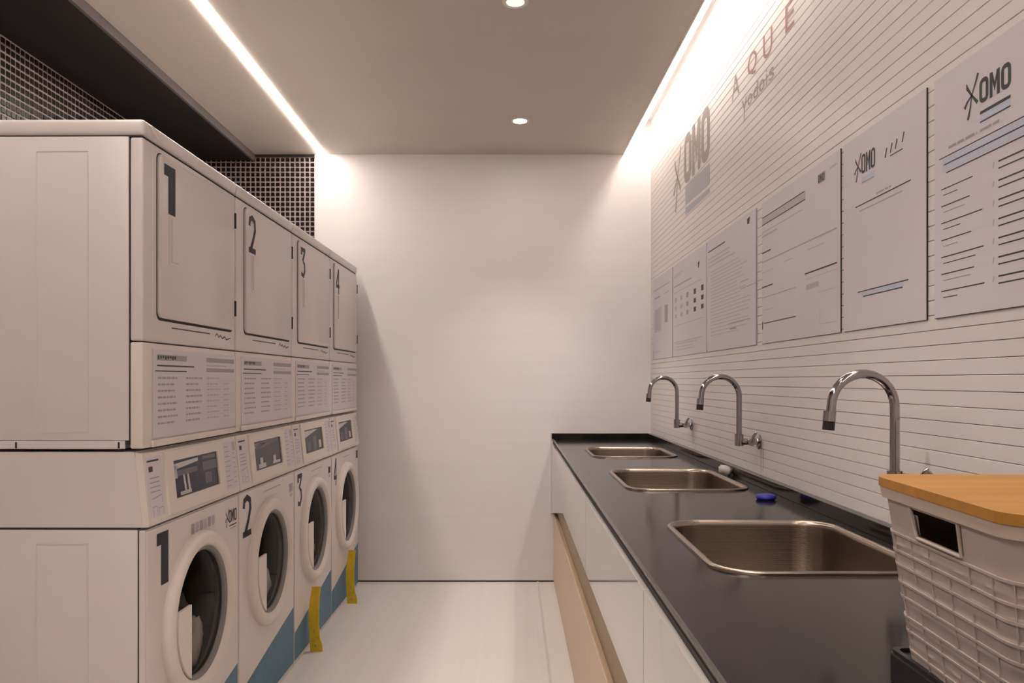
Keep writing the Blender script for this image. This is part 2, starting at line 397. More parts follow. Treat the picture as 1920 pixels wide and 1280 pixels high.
def digit(b, n, u, v, wd, h, m):
    if n == 1:
        b.poly([(u, v + h), (u, v + h * .77), (u + wd * .36, v + h * .77), (u + wd * .36, v), (u + wd, v), (u + wd, v + h)], m)
    elif n == 2:
        b.stroke([(u + wd * .1, v + h * .72), (u + wd * .16, v + h * .9), (u + wd * .5, v + h * .965), (u + wd * .84, v + h * .88), (u + wd * .9, v + h * .66),
                  (u + wd * .66, v + h * .4), (u + wd * .28, v + h * .08)], [.26 * wd, .28 * wd, .28 * wd, .3 * wd, .28 * wd, .26 * wd, .3 * wd], m)
        b.rect(u, v, u + wd, v + h * .15, m)
    elif n == 3:
        b.rect(u, v + h * .86, u + wd, v + h, m); b.rect(u, v + h * .74, u + wd * .3, v + h * .86, m)
        b.stroke([(u + wd * .85, v + h * .87), (u + wd * .45, v + h * .58), (u + wd * .8, v + h * .46), (u + wd * .88, v + h * .25),
                  (u + wd * .6, v + h * .06), (u + wd * .1, v + h * .12)], [.26 * wd, .3 * wd, .3 * wd, .3 * wd, .3 * wd, .28 * wd], m)
    else:
        b.stroke([(u + wd * .7, v + h), (u + wd * .05, v + h * .34)], [.28 * wd, .26 * wd], m)
        b.rect(u, v + h * .24, u + wd, v + h * .38, m); b.rect(u + wd * .58, v, u + wd * .85, v + h, m)

NUM = ['one', 'two', 'three', 'four']
POSD = ['nearest the camera', 'second from the camera', 'third from the camera', 'farthest, by the back wall']
def dryer(i):
    Y = Y1 + i * PITCH
    t = thing('dryer', 'white stacked dryer with the dark number %d on its door, %s' % (i + 1, POSD[i]), 'dryer', (X0 + K * Y, Y, ZD), ROT, 'stacked dryers')
    H = 1.893 - ZD
    def body(b):
        b.bbox(-.78, .0, .022, -.036, W, H - .045, .004, 'enamel')
        b.box(-.76, .006, .0, -.06, W - .006, .022, 'enamel')
    part('d_body', 'body', t, body, 30)
    if i == 0:
        def sidep(b):
            b.T = frame((0, 0, 0), (1, 0, 0), (0, 0, 1)); b.holed(rrect(-.276, .043, -.14, .768, .003, 2), [rrect(-.273, .046, -.143, .765, .002, 2)], -.001, .0012, 'enamel')
        part('d_side', 'embossed_outline', t, sidep)
        def skirt(b):
            b.bbox(-.74, -.004, .0015, -.045, .002, .0215, .001, 'enamel', 1)
            b.box(-.327, -.0046, .003, -.322, 0, .019, 'gap'); b.box(-.062, -.0046, .003, -.057, 0, .019, 'gap')
        part('d_skirt', 'base_strip', t, skirt)
    part('d_cap', 'top_cap', t, lambda b: b.bbox(-.79, -.0015, H - .043, .004, W + .0015, H, .012, 'enamel', 3), 35)
    def gapf(b): b.box(-.78, .004, H - .0455, -.003, W - .004, H - .0425, 'gap'); b.box(-.0365, .003, .01, -.0345, W - .003, H - .045, 'gap')
    part('d_gap', 'shadow_gap', t, gapf)
    # upper front frame and door
    z0 = 1.322 - ZD
    part('d_front', 'front_frame', t, lambda b: b.bbox(-.034, .0015, z0, 0, W - .0015, H - .047, .006, 'enamel', 3), 35)
    part('d_fascia', 'lower_fascia', t, lambda b: b.bbox(-.034, .0015, .001, -.001, W - .0015, z0 - .003, .005, 'enamel_cream', 3), 35)
    Tf = frame((0, 0, 0), (0, 1, 0), (0, 0, 1))
    d0, d1, e0, e1 = .078, .615, 1.388 - ZD, 1.828 - ZD
    def gasket(b): b.T = Tf; b.prism(rrect(d0 - .003, e0 - .007, d1 + .002, e1 + .003, .02, 5), -.001, .0012, 'gap')
    part('d_gask', 'door_gasket', t, gasket)
    def door(b):
        b.T = Tf
        o = rrect(d0, e0, d1, e1, .018, 5); q = rrect(d0 + .005, e0 + .005, d1 - .005, e1 - .005, .014, 5)
        n = len(o)
        vs = [(p[0], p[1], .001) for p in o] + [(p[0], p[1], .007) for p in o] + [(p[0], p[1], .010) for p in q]
        fs = [(k, (k + 1) % n, n + (k + 1) % n, n + k) for k in range(n)] + [(n + k, n + (k + 1) % n, 2 * n + (k + 1) % n, 2 * n + k) for k in range(n)]
        fs += [tuple(range(2 * n, 3 * n))]
        b.add(vs, fs, 'enamel')
    dr = part('d_door', 'door', t, door, 35)
    def handle(b):
        b.T = Tf
        b.prism([(.128, 1.535 - ZD), (.186, 1.535 - ZD), (.186, 1.668 - ZD), (.128, 1.668 - ZD)], .0085, .0115, 'enamel_cream')
        b.prism([(.138, 1.545 - ZD), (.180, 1.545 - ZD), (.180, 1.665 - ZD), (.138, 1.665 - ZD)], .0115, .0150, 'enamel')
        b.box(.180, 1.545 - ZD, .0114, .1825, 1.665 - ZD, .0118, 'ink_grey')
    part('d_handle', 'handle', dr, handle, label='pale pull plate under the number')
    def hinge(b): b.T = Tf; b.bbox(.6195, -.026, -.0005, .6265, .026, .012, .0015, 'gap', 1)
    for z in (1.758, 1.462):
        h = part('d_hinge', 'hinge', t, hinge, label='dark hinge'); h.location = (0, 0, z - ZD)
    def num(b):
        b.T = frame((.0104, 0, 0), (0, 1, 0), (0, 0, 1)); wd = [.068, .072, .07, .075][i]
        digit(b, i + 1, .098, 1.674 - ZD, wd, .132, 'navy')
    part('d_num%d' % i, 'number', dr, num, label='dark number %d' % (i + 1))
    def script(b):
        b.T = frame((.0006, 0, 0), (0, 1, 0), (0, 0, 1)); z = 1.352 - ZD
        b.rect(.165, z + .012, .43, z + .0155, 'ink')
        b.stroke([(.47, z + .008), (.485, z + .018), (.50, z + .006), (.515, z + .013), (.53, z + .004), (.55, z + .011), (.565, z + .002), (.60, z + .009)],
                 [.003, .005, .004, .005, .004, .005, .004, .003], 'ink')
    stuffed(part('d_script', 'printed_mark', t, script))
    # instruction sheet with tables
    def sheet(b): b.T = Tf; b.box(.052, 1.066 - ZD, -.0012, .642, 1.304 - ZD, .0012, 'sheet')
    sh = part('d_sheet', 'instruction_sheet', t, sheet, label='lilac-white printed instruction sheet')
    def prn(b):
        b.T = frame((.00145, 0, 0), (0, 1, 0), (0, 0, 1)); rnd = random.Random(5)
        zt = 1.304 - ZD
        b.rect(.075, zt - .030, .26, zt - .014, 'ink_grey'); [b.rect(.08 + k * .014, zt - .027 + (k % 3) * .002, .088 + k * .0145, zt - .017, 'ink', .0003) for k in range(8)]
        b.rect(.075, zt - .046, .31, zt - .042, 'ink'); b.rect(.065, zt - .060, .26, zt - .057, 'ink')
        b.rect(.40, zt - .028, .63, zt - .014, 'ink_grey'); b.rect(.40, zt - .058, .63, zt - .046, 'ink_grey')
        b.rect(.40, zt - .040, .56, zt - .036, 'ink_pale')
        for cu, wd in ((.08, .13), (.255, .12), (.405, .11), (.54, .05)):
            for r in range(8):
                if cu > .5 and r < 1: continue
                z = zt - .080 - r * .0175
                ll = wd * rnd.uniform(.75, 1)
                u = cu
                while u < cu + ll:
                    l2 = rnd.uniform(.008, .026); b.rect(u, z, min(u + l2, cu + ll), z + .0055, 'ink_grey' if cu < .3 else 'ink_pale'); u += l2 + .004
        for r in range(7): b.rect(.40, zt - .086 - r * .0175, .62, zt - .0852 - r * .0175, 'ink_pale')
    stuffed(part('d_print', 'printed_table', sh, prn))
    # little bottom lip
    def lip(b):
        b.T = Tf
        b.bbox(.045, .0012, -.0015, W - .004, .019, .0065, .003, 'enamel_cream', 2)
    part('d_lip', 'bottom_lip', t, lip, 35)
    if i == 0:
        def tape(b):
            b.T = frame((.0046, 0, 0), (0, 1, 0), (0, 0, 1))
            b.prism([(.022, H - .012), (.05, H - .034), (.095, H - .030), (.085, H - .012), (.05, H - .006)], -.0005, .001, 'enamel_cream')
            b.stroke([(.022, H - .012), (.06, H - .033)], [.002, .002], 'ink_grey', .0012); b.stroke([(.05, H - .007), (.095, H - .03)], [.0015, .0015], 'ink_grey', .0012)
        part('d_tape', 'corner_sticker', t, tape, label='pale torn sticker on the corner of the cap')
    return t

CY, CZ = .320, .533     # porthole centre
def washer(i):
    Y = Y1 + i * PITCH
    t = thing('washing_machine', 'white front-loading washer with the dark number %d beside its porthole, %s' % (i + 1, POSD[i]), 'washer',
              (X0 + K * Y, Y, 0), ROT, 'front-loading washers')
    FX = .010
    def body(b):
        b.bbox(-.78, 0, .02, -.014, W, .836, .004, 'enamel', 2, True)
        prof = [(-.78, .842), (.000, .842), (-.022, 1.036), (-.78, 1.036)]
        vs = [(p[0], y, p[1]) for y in (0.0, W) for p in prof]
        b.add(vs, [(0, 1, 2, 3), (7, 6, 5, 4), (0, 4, 5, 1), (1, 5, 6, 2), (2, 6, 7, 3), (3, 7, 4, 0)], 'enamel')
        b.box(-.76, .006, 0, -.02, W - .006, .02, 'gap')
        b.box(-.775, .003, .836, -.014, W - .003, .842, 'gap')
    part('w_body', 'body', t, body, 30)
    if i == 0:
        def sidep(b): b.T = frame((0, 0, 0), (1, 0, 0), (0, 0, 1)); b.holed(rrect(-.276, .09, -.14, .802, .003, 2), [rrect(-.273, .093, -.143, .799, .002, 2)], -.001, .0012, 'enamel')
        part('w_side', 'embossed_outline', t, sidep)
    # front panel with porthole
    def front(b):
        b.T = frame((0, 0, 0), (0, 1, 0), (0, 0, 1))
        circ = [(CY + .186 * math.cos(2 * PI * k / 48), CZ + .186 * math.sin(2 * PI * k / 48)) for k in range(48)]
        b.holed(rrect(.0015, .022, W - .0015, .834, .004, 3), [circ], -.010, FX - .004, 'enamel')
        b.holed(rrect(.0055, .026, W - .0055, .830, .004, 3), [circ], FX - .004, FX, 'enamel')
    part('w_front', 'front_panel', t, front)
    # sloped console
    def console(b):
        prof = [(-.02, .842), (FX + .004, .842), (FX + .006, .852), (-.002, 1.030), (-.02, 1.034)]
        n = len(prof); vs = [(p[0], y, p[1]) for y in (.0015, W - .0015) for p in prof]
        b.add(vs, [tuple(range(n)), tuple(range(2 * n - 1, n - 1, -1))] + [(k, n + k, n + (k + 1) % n, (k + 1) % n) for k in range(n)], 'enamel_cream')
    cs = part('w_console', 'console', t, console)
    sl = (Vector((-.002, 0, 1.030)) - Vector((FX + .006, 0, .852))); L = sl.length
    Tc = frame((FX + .006, 0, .852), (0, 1, 0), sl)       # u along row, v up the slope
    def bezel(b):
        b.T = Tc
        o = [(.112, .002), (.520, .002), (.520, L - .004), (.112, L - .004)]
        b.holed(o, [[(.160, .040), (.470, .040), (.470, L - .034), (.160, L - .034)]], -.001, .006, 'enamel_cream')
    part('w_bezel', 'screen_bezel', cs, bezel)
    def screen(b):
        b.T = Tc; b.box(.158, .038, -.001, .472, L - .032, .0015, 'screen')
        z = .0018
        if i == 0:
            b.poly([(.17, L - .060), (.33, L - .050), (.33, L - .040), (.17, L - .044)], 'screen_light', z); b.rect(.17, L - .085, .185, L - .05, 'screen_light', z)
            b.poly([(.36, L - .048), (.46, L - .052), (.46, L - .040), (.36, L - .040)], 'screen_mid', z)
            b.rect(.185, L - .080, .32, L - .064, 'screen_mid', z); b.rect(.36, L - .085, .465, L - .058, 'screen_mid', z)
            b.poly([(.225, .052), (.238, .052), (.232, .102), (.220, .102)], 'screen_light', z); b.poly([(.25, .052), (.264, .052), (.258, .106), (.246, .106)], 'screen_light', z)
            b.rect(.195, .044, .268, .054, 'screen_light', z); b.rect(.37, .055, .42, .088, 'screen_mid', z)
        elif i == 1:
            b.poly([(.17, L - .066), (.45, L - .046), (.45, L - .040), (.17, L - .040)], 'screen_mid', z); b.poly([(.17, L - .058), (.30, L - .050), (.30, L - .042), (.17, L - .042)], 'screen_light', z)
            b.rect(.20, .044, .28, .060, 'screen_light', z); b.rect(.22, .060, .25, .082, 'screen_light', z); b.rect(.36, .046, .45, .056, 'screen_light', z); b.rect(.37, .056, .40, .078, 'screen_light', z)
        else:
            b.poly([(.17, L - .07), (.17, L - .040), (.40, L - .040)], 'screen_light', z)
            b.rect(.21, .048, .26, .090, 'screen_mid', z); b.rect(.30, .045, .36, .11, 'screen_mid', z); b.rect(.40, .05, .44, .085, 'screen_light', z)
    part('w_screen%d' % min(i, 2), 'screen', cs, screen, label='dark blue display')
    def cprint(b):
        b.T = Tc; rnd = random.Random(3); z = .0004
        b.rect(.012, .01, .100, L - .012, 'sheet', z * .5)
        b.rect(.530, .01, .640, L - .012, 'sheet', z * .5)
        b.rect(.020, L - .024, .085, L - .019, 'ink', z); b.rect(.026, L - .05, .048, L - .036, 'ink', z)
        for k in range(4): b.rect(.026, L - .068 - k * .012, .08, L - .065 - k * .012, 'ink_grey', z)
        b.stroke([(.03, .058), (.085, .064), (.085, .044)], [.003, .003, .003], 'ink_grey', z)
        for (a, c, d, e) in ((.03, .012, .052, .036), (.062, .012, .086, .03)):
            b.rect(a, c, a + .002, e, 'ink_grey', z); b.rect(d, c, d + .002, e, 'ink_grey', z); b.rect(a, e, d + .002, e + .002, 'ink_grey', z)
        for k in range(9): b.rect(.54, L - .03 - k * .016, .54 + rnd.uniform(.03, .055), L - .0275 - k * .016, 'ink_grey', z)
        for k in range(7): b.rect(.61, L - .055 - k * .016, .61 + rnd.uniform(.012, .026), L - .0525 - k * .016, 'ink_grey', z)
        b.rect(.608, L - .045, .638, L - .016, 'ink_pale', z)
    stuffed(part('w_cprint', 'printed_instructions', cs, cprint))
    # door
    def ring(b):
        b.lathe([(.186, FX - .01), (.238, FX - .001), (.237, FX + .012), (.232, FX + .022), (.222, FX + .027), (.212, FX + .028), (.202, FX + .025), (.194, FX + .018), (.187, FX + .004), (.185, FX - .012), (.186, FX - .01)],
                'enamel_cream', 72, 'x', (0, CY, CZ))
    dr = part('w_ring', 'door', t, ring, 50)
    def gk(b): b.lathe([(.1915, FX + .015), (.185, FX + .012), (.180, FX + .006), (.179, FX - .01), (.185, FX - .0125)], 'gasket', 72, 'x', (0, CY, CZ))
    part('w_gask', 'gasket', dr, gk, 60, label='grey inner ring')
    def gl(b): b.lathe([(.0005, FX + .018), (.06, FX + .017), (.11, FX + .014), (.15, FX + .008), (.1795, FX + .001)], 'glass', 48, 'x', (0, CY, CZ))
    part('w_glass', 'glass', dr, gl, True, label='dark porthole glass')
    def grip(b):
        c = -.106; pts = []
        R = .192
        a0 = math.asin(.050 / R); a0 = PI - a0
        a1 = PI + math.acos(-c / R)
        for k in range(15):
            a = a0 + (a1 - a0) * k / 14; pts.append((CY + R * math.cos(a), CZ + R * math.sin(a)))
        pts.append((CY + c, CZ + .050))
        b.T = frame((0, 0, 0), (0, 1, 0), (0, 0, 1)); b.prism(pts, FX + .018, FX + .026, 'enamel_cream')
    part('w_grip', 'door_grip', dr, grip, label='cream plate covering the left of the porthole')
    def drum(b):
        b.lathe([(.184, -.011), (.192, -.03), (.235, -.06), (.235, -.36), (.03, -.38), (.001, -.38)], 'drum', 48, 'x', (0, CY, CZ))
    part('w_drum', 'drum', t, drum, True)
    def num(b):
        b.T = frame((FX + .0005, 0, 0), (0, 1, 0), (0, 0, 1))
        digit(b, i + 1, [.055, .040, .045, .05][i], .672, [.068, .082, .07, .06][i], .142, 'navy')
    part('w_num%d' % i, 'number', t, num, label='dark number %d' % (i + 1))
    def marks(b):
        b.T = frame((FX + .0005, 0, 0), (0, 1, 0), (0, 0, 1))
        if i == 0:
            for k in range(6): b.rect(.270 + k * .030, .770, .292 + k * .030, .800, 'ink_grey' if k % 2 == 0 else 'ink_pale')
            splash(b, .548, .770, .032, 'ink'); omo(b, .560, .750, .07, .042, 'ink')
            b.rect(.565, .738, .628, .742, 'ink'); b.rect(.575, .728, .625, .731, 'ink_grey')
        elif i < 3:
            b.rect(.26, .802, .46, .805, 'ink_grey'); b.rect(.26, .775, .42, .777, 'ink_pale')
            b.rect(.575, .755, .625, .79, 'ink_grey'); b.rect(.585, .735, .62, .75, 'ink_pale')
            if i == 2: b.rect(.585, .755, .622, .785, 'ink')
        else:
            b.rect(.26, .802, .42, .805, 'ink_grey'); b.rect(.585, .765, .63, .81, 'ink')
    stuffed(part('w_marks%d' % min(i, 3), 'printed_mark', t, marks))
    def decal(b):
        b.T = frame((FX + .0004, 0, 0), (0, 1, 0), (0, 0, 1))
        b.poly([(.004, .026), (W - .006, .026), (W - .006, .262), (.004, .145)], 'teal')
    part('w_decal', 'decal', t, decal, label='teal-blue wedge along the bottom')
    part('w_plinth', 'plinth', t, lambda b: b.bbox(-.02, .004, .001, FX - .006, W - .004, .0205, .002, 'enamel', 1))
    return t
for i in range(4): dryer(i)
for i in range(4): washer(i)

def blob(name, label, loc, sc, m, seed, cat='laundry', group=None, amp=.35):
    bm = bmesh.new(); bmesh.ops.create_icosphere(bm, subdivisions=4, radius=1)
    for v in bm.verts:
        p = v.co.copy()
        n = noise.noise(p * 1.7 + Vector((seed, 0, 0))) * amp + abs(noise.noise(p * 4.2 + Vector((0, seed, 0)))) * amp * .7
        v.co = p * (1 + n)
        v.co = Vector((v.co.x * sc[0], v.co.y * sc[1], max(v.co.z, -.8) * sc[2]))
    b = MB(); b.addbm(bm, m); o = b.build(name, smooth=True); o.location = loc
    zmin = min(v.co.z for v in o.data.vertices)
    o.location = (loc[0], loc[1], loc[2] - zmin)
    return tag(o, label, cat, group)
def inm(i, x, y, z):                                   # machine-local to world
    Y = Y1 + i * PITCH; c, s_ = math.cos(ROT), math.sin(ROT)
    return (X0 + K * Y + c * x - s_ * y, Y + s_ * x + c * y, z)
blob('laundry', 'white crumpled cloth low behind the glass of the nearest washer', inm(0, -.046, .385, .352), (.026, .075, .072), 'cloth_white', 3)
blob('laundry', 'grey cloth deeper in the drum of the nearest washer, above the white one', inm(0, -.120, .485, .400), (.030, .026, .070), 'cloth_grey', 8)
blob('laundry', 'pale rumpled cloth in the porthole of the second washer', inm(1, -.046, .395, .356), (.026, .068, .080), 'cloth_white', 11)
blob('laundry', 'dim pinkish cloth in the porthole of the third washer', inm(2, -.046, .400, .360), (.026, .064, .072), 'cloth_pink', 17)

# yellow straps
def strap(i, label, s, z1):
    t = thing('yellow_strap', label, 'strap', inm(i, .040, s, 0), ROT, 'yellow straps below the washer doors')
    b = MB(); wd = .022
    zs = [.0, .03, .06, .12, .18, .24, z1]; ww = [1.25, 1.25, 1.05, 1.0, 1.0, .95, .85]; xo = [.012, .010, .004, 0, 0, .004, .012]
    vs = []; fs = []
    for z, q, x in zip(zs, ww, xo):
        vs += [(x - wd * q, -.004, z), (x + wd * q, -.004, z), (x + wd * q, .004, z), (x - wd * q, .004, z)]
    n = len(zs)
    for k in range(n - 1):
        for j in range(4): fs.append((k * 4 + j, k * 4 + (j + 1) % 4, (k + 1) * 4 + (j + 1) % 4, (k + 1) * 4 + j))
    fs += [(0, 1, 2, 3), tuple(range(4 * n - 4, 4 * n))]
    b.add(vs, fs, 'yellow'); b.build('band', t)
    b = MB(); b.T = frame((0, -.0043, 0), (1, 0, 0), (0, 0, 1))
    for (u, v, a, c) in ((.0, .085, .004, .016), (-.01, .045, .012, .004), (.012, .060, .010, .004), (.004, .02, .008, .010)): b.rect(u, v, u + a, v + c, 'ink_brown')
    stuffed(b.build('printed_mark', t))
strap(2, 'longer yellow strap hanging from the third washer, nearer the camera', .200, .292)
strap(3, 'shorter yellow strap hanging from the farthest washer, by the back wall', .296, .292)

# ------------------------------------------------------------------ counter
ZT, CF, CE = .866, .252, -.4
SINKS = [(.372, 3.54, .775, 4.05), (.372, 2.47, .778, 3.05), (.372, 1.40, .785, 1.935)]
holes = [rrect(s[0] + .012, s[1] + .012, s[2] - .012, s[3] - .012, .075, 8) for s in SINKS]
ct = thing('counter', 'long dark grey stone counter with three sink cut-outs along the right wall', 'counter', (CF, CE, 0))
b = MB(); b.T = Matrix.Translation((-CF, -CE, 0))
b.holed([(CF, CE), (XR - .002, CE), (XR - .002, YB - .002), (CF, YB - .002)], holes, ZT - .020, ZT, 'stone'); b.build('countertop', ct)
b = MB(); b.T = Matrix.Translation((-CF, -CE, 0)); b.bbox(XR - .022, CE, ZT, XR - .002, YB - .002, ZT + .034, .001, 'stone', 1); b.build('upstand', ct)
b = MB(); b.T = Matrix.Translation((-CF, -CE, 0)); b.bbox(CF - .012, YB - .022, ZT, XR - .022, YB - .002, ZT + .034, .001, 'stone', 1); b.build('upstand', ct)
b = MB(); b.T = Matrix.Translation((-CF, -CE, 0)); b.box(CF + .021, CE + .005, 0, XR - .004, CE + .0295, ZT - .022, 'beige'); b.build('end_panel', ct)
b = MB(); b.T = Matrix.Translation((-CF, -CE, 0)); b.box(CF + .020, CE + .03, .02, CF + .06, YB - .003, ZT - .024, 'bronze'); b.build('back_channel', ct, label='brown recessed channel behind the panels')
b = MB(); b.T = Matrix.Translation((-CF, -CE, 0)); b.box(CF - .004, CE, ZT - .024, CF + .02, YB - .002, ZT - .0202, 'gap'); b.build('shadow_gap', ct)
# gloss panels (z .60..), long lower panels
ys = [YB - .004, 3.62, 2.5, 1.4, .3, CE]
for k in range(5):
    y1, y0 = ys[k], ys[k + 1]
    b = MB(); b.T = Matrix.Translation((-CF, -CE, 0))
    zb = .598 if k else .418
    if k:
        b.bbox(CF - .014, y0 + .0015, zb, CF + .004, y1 - .0015, ZT - .0245, .0012, 'gloss_panel', 1)
    else:                                                # the last panel deepens towards the back wall
        b.T = b.T @ frame((CF + .004, 0, 0), (0, -1, 0), (0, 0, 1))
        b.prism([(-y1 + .0015, .418), (-y0 - .0015, .598), (-y0 - .0015, ZT - .0245), (-y1 + .0015, ZT - .0245)], 0, .018, 'gloss_panel')
    b.build('upper_panel', ct, label='glossy grey panel')
    b = MB(); b.T = Matrix.Translation((-CF, -CE, 0))
    b.bbox(CF + .000, y0 + .001, .004, CF + .020, y1 - .001, .414, .0012, 'beige', 1); b.build('lower_panel', ct, label='beige panel')
b = MB(); b.T = Matrix.Translation((-CF, -CE, 0)); b.box(CF + .003, CE, .395, CF + .0195, YB - .003, .413, 'bronze'); b.build('channel_ledge', ct)
b = MB(); b.T = Matrix.Translation((-CF, -CE, 0)); b.box(CF + .005, CE + .03, .600, CF + .0195, YB - .003, .612, 'bronze'); b.build('channel_top', ct)
b = MB(); b.T = Matrix.Translation((-CF, -CE, 0)); b.bbox(CF - .018, YB - .012, .41, CF + .0, YB - .002, ZT + .036, .001, 'enamel', 1); b.build('end_trim', ct)

SN = ['farthest, at the back wall end', 'middle one of the three', 'nearest, beside the lidded basket']
for k, (x0, y0, x1, y1) in enumerate(SINKS):
    cx, cy = (x0 + x1) / 2, (y0 + y1) / 2
    t = thing('sink', 'rounded stainless steel basin set in the dark counter, %s' % SN[k], 'sink', (cx, cy, ZT), 0, 'steel sinks')
    hx, hy = (x1 - x0) / 2, (y1 - y0) / 2
    def loops(b, spec, m):
        n = 8; N = 4 * (n + 1); vs = []
        for (ins, r, z) in spec: vs += [(p[0], p[1], z) for p in rrect(-hx + ins, -hy + ins, hx - ins, hy - ins, r, n)]
        fs = [(i * N + j, i * N + (j + 1) % N, (i + 1) * N + (j + 1) % N, (i + 1) * N + j) for i in range(len(spec) - 1) for j in range(N)]
        b.add(vs, fs, m); return N
    b = MB(); loops(b, [(.0, .088, .0003), (.0005, .088, .0045), (.006, .084, .0075), (.012, .08, .006), (.016, .078, .001), (.0165, .078, -.006)], 'steel'); b.build('rim', t, smooth=50)
    b = MB(); N = loops(b, [(.0165, .078, -.006), (.018, .077, -.03), (.024, .074, -.135), (.032, .068, -.155), (.05, .055, -.168), (.08, .04, -.172)], 'steel')
    b.add([(p[0], p[1], -.172) for p in rrect(-hx + .08, -hy + .08, hx - .08, hy - .08, .04, 8)], [tuple(range(36))], 'steel')
    b.build('basin', t, smooth=60)
    b = MB(); b.lathe([(.001, -.169), (.025, -.1695), (.03, -.166), (.042, -.165), (.045, -.1715)], 'chrome', 24, 'z'); b.build('drain', t, smooth=40)

# faucets
FN = ['farthest, over the back sink', 'middle one with a dark bluish nozzle tip', 'nearest, behind the wooden-lidded basket']
for k, y in enumerate((3.62, 2.63, 1.56)):
    t = thing('faucet', 'chrome gooseneck wall tap, %s' % FN[k], 'faucet', (XR, y, 1.012), 0, 'gooseneck taps')
    px = -.071
    b = MB(); pth = [(px, 0, .012)] + [(px, 0, z) for z in (.05, .09, .13, .155)]
    for a in range(1, 15):
        an = PI * a / 15; pth.append((px - .064 + .064 * math.cos(an), 0, .155 + .066 * math.sin(an)))
    pth += [(px - .1285, 0, .150), (px - .1305, 0, .138)]
    b.tube(pth, .0095, 'chrome', 16); b.build('spout', t, smooth=50)
    b = MB(); b.tube([(px - .131, 0, .146), (px - .1325, 0, .126)], .0125, 'chrome', 16); b.tube([(px - .1325, 0, .1265), (px - .134, 0, .108)], .0118, 'black_plastic', 16)
    b.build('nozzle', t, smooth=40, label='dark-tipped nozzle')
    b = MB(); b.tube([(px, 0, -.014), (px, 0, .026)], .0145, 'chrome', 16); b.tube([(px, 0, 0), (-.004, 0, 0)], .011, 'chrome', 16); b.build('valve_body', t, smooth=40)
    b = MB(); b.tube([(-.0012, 0, 0), (-.006, 0, 0), (-.009, 0, 0)], [.026, .026, .018], 'chrome', 24); b.build('wall_flange', t, smooth=40)
    b = MB(); b.tube([(-.036, -.008, 0), (-.036, -.030, 0)], .0125, 'chrome', 14); b.tube([(-.036, -.026, 0), (-.030, -.031, .022), (-.022, -.033, .034)], [.006, .005, .004], 'chrome', 10); b.build('lever', t, smooth=40)

# dark drip marks below the wall flanges
for y, ln in ((3.62, .05), (2.63, .11)):
    t = thing('drip_stain', 'thin dark drip running down the tiles below the %s tap' % ('far' if y > 3 else 'middle'), 'stain', (XR - .0014, y - .02, 1.0))
    b = MB(); b.T = frame((0, 0, 0), (0, -1, 0), (0, 0, 1))
    b.stroke([(-.004, 0), (-.002, -ln * .4), (-.004, -ln)], [.006, .004, .002], 'ink_brown'); b.build('streak', t)
    b = MB(); b.T = frame((0, 0, 0), (0, -1, 0), (0, 0, 1))
    b.stroke([(.016, -.01), (.018, -ln * .5), (.015, -ln * .8)], [.007, .004, .002], 'ink_brown'); b.build('streak', t)
# small things on the counter
bm = bmesh.new(); bmesh.ops.create_cube(bm, size=1); bmesh.ops.bevel(bm, geom=bm.edges[:], offset=.18, segments=3, affect='EDGES')
for v in bm.verts:
    v.co = Vector((v.co.x * .030, v.co.y * .050, (v.co.z + .5) * .034 * (1 - .35 * v.co.x)))
b = MB(); b.addbm(bm, 'soap'); o = b.build('soap_block', smooth=True, loc=(.800, 2.90, ZT)); o.rotation_euler = (0, 0, .5)
tag(o, 'small white rounded block by the upstand behind the middle sink', 'soap')
o = thing('bottle_cap', 'small oval blue plastic cap lying on the dark counter', 'cap', (.755, 2.30, ZT))
b = MB(); b.lathe([(.0001, .0), (.024, .0), (.028, .003), (.0285, .010), (.026, .014), (.018, .0165), (.0001, .017)], 'blue_cap', 28, 'z'); p = b.build('shell', o, smooth=50)
b = MB(); b.lathe([(.0289, .0045), (.0297, .0055), (.0297, .0085), (.0289, .0095)], 'blue_cap', 28, 'z'); b.build('grip_ring', o, smooth=50)

# tray and basket
tr = thing('tray', 'black shallow box under the lidded basket on the counter', 'tray', (.445, .42, ZT))
b = MB(); b.bbox(0, 0, 0, .372, .492, .036, .003, 'black_plastic', 2); b.build('base', tr)
b = MB(); b.holed(rrect(0, 0, .372, .492, .01, 4), [rrect(.006, .006, .366, .486, .008, 4)], .036, .0405, 'black_plastic'); b.build('raised_edge', tr)

BK = thing('laundry_basket', 'white woven-look plastic basket with a bamboo lid and a cut-out handle', 'basket', (.618, .768, ZT + .036), math.radians(-3))
HB = .196
def bloop(z, grow=0.0):                                  # rounded rectangle at height z (tapering body)
    k = z / HB
    hx = .170 + .024 * k + grow; hy = .122 + .018 * k + grow; r = .034
    pts = []
    segx, segy, segc = 36, 26, 12
    # start at the back-left, go along the left side (x=-hx) from back to front
    for j in range(segy): pts.append((-hx, (hy - r) - (2 * (hy - r)) * j / segy, 'L', j / segy))
    for j in range(segc):
        a = PI + (PI / 2) * j / segc; pts.append((-hx + r + r * math.cos(a), -hy + r + r * math.sin(a), 'C', 0))
    for j in range(segx): pts.append(((-hx + r) + 2 * (hx - r) * j / segx, -hy, 'F', j / segx))
    for j in range(segc):
        a = 1.5 * PI + (PI / 2) * j / segc; pts.append((hx - r + r * math.cos(a), -hy + r + r * math.sin(a), 'C', 0))
    for j in range(segy): pts.append((hx, -(hy - r) + 2 * (hy - r) * j / segy, 'R', j / segy))
    for j in range(segc):
        a = (PI / 2) * j / segc; pts.append((hx - r + r * math.cos(a), hy - r + r * math.sin(a), 'C', 0))
    for j in range(segx): pts.append(((hx - r) - 2 * (hx - r) * j / segx, hy, 'B', j / segx))
    for j in range(segc):
        a = PI / 2 + (PI / 2) * j / segc; pts.append((-hx + r + r * math.cos(a), hy - r + r * math.sin(a), 'C', 0))
    return pts
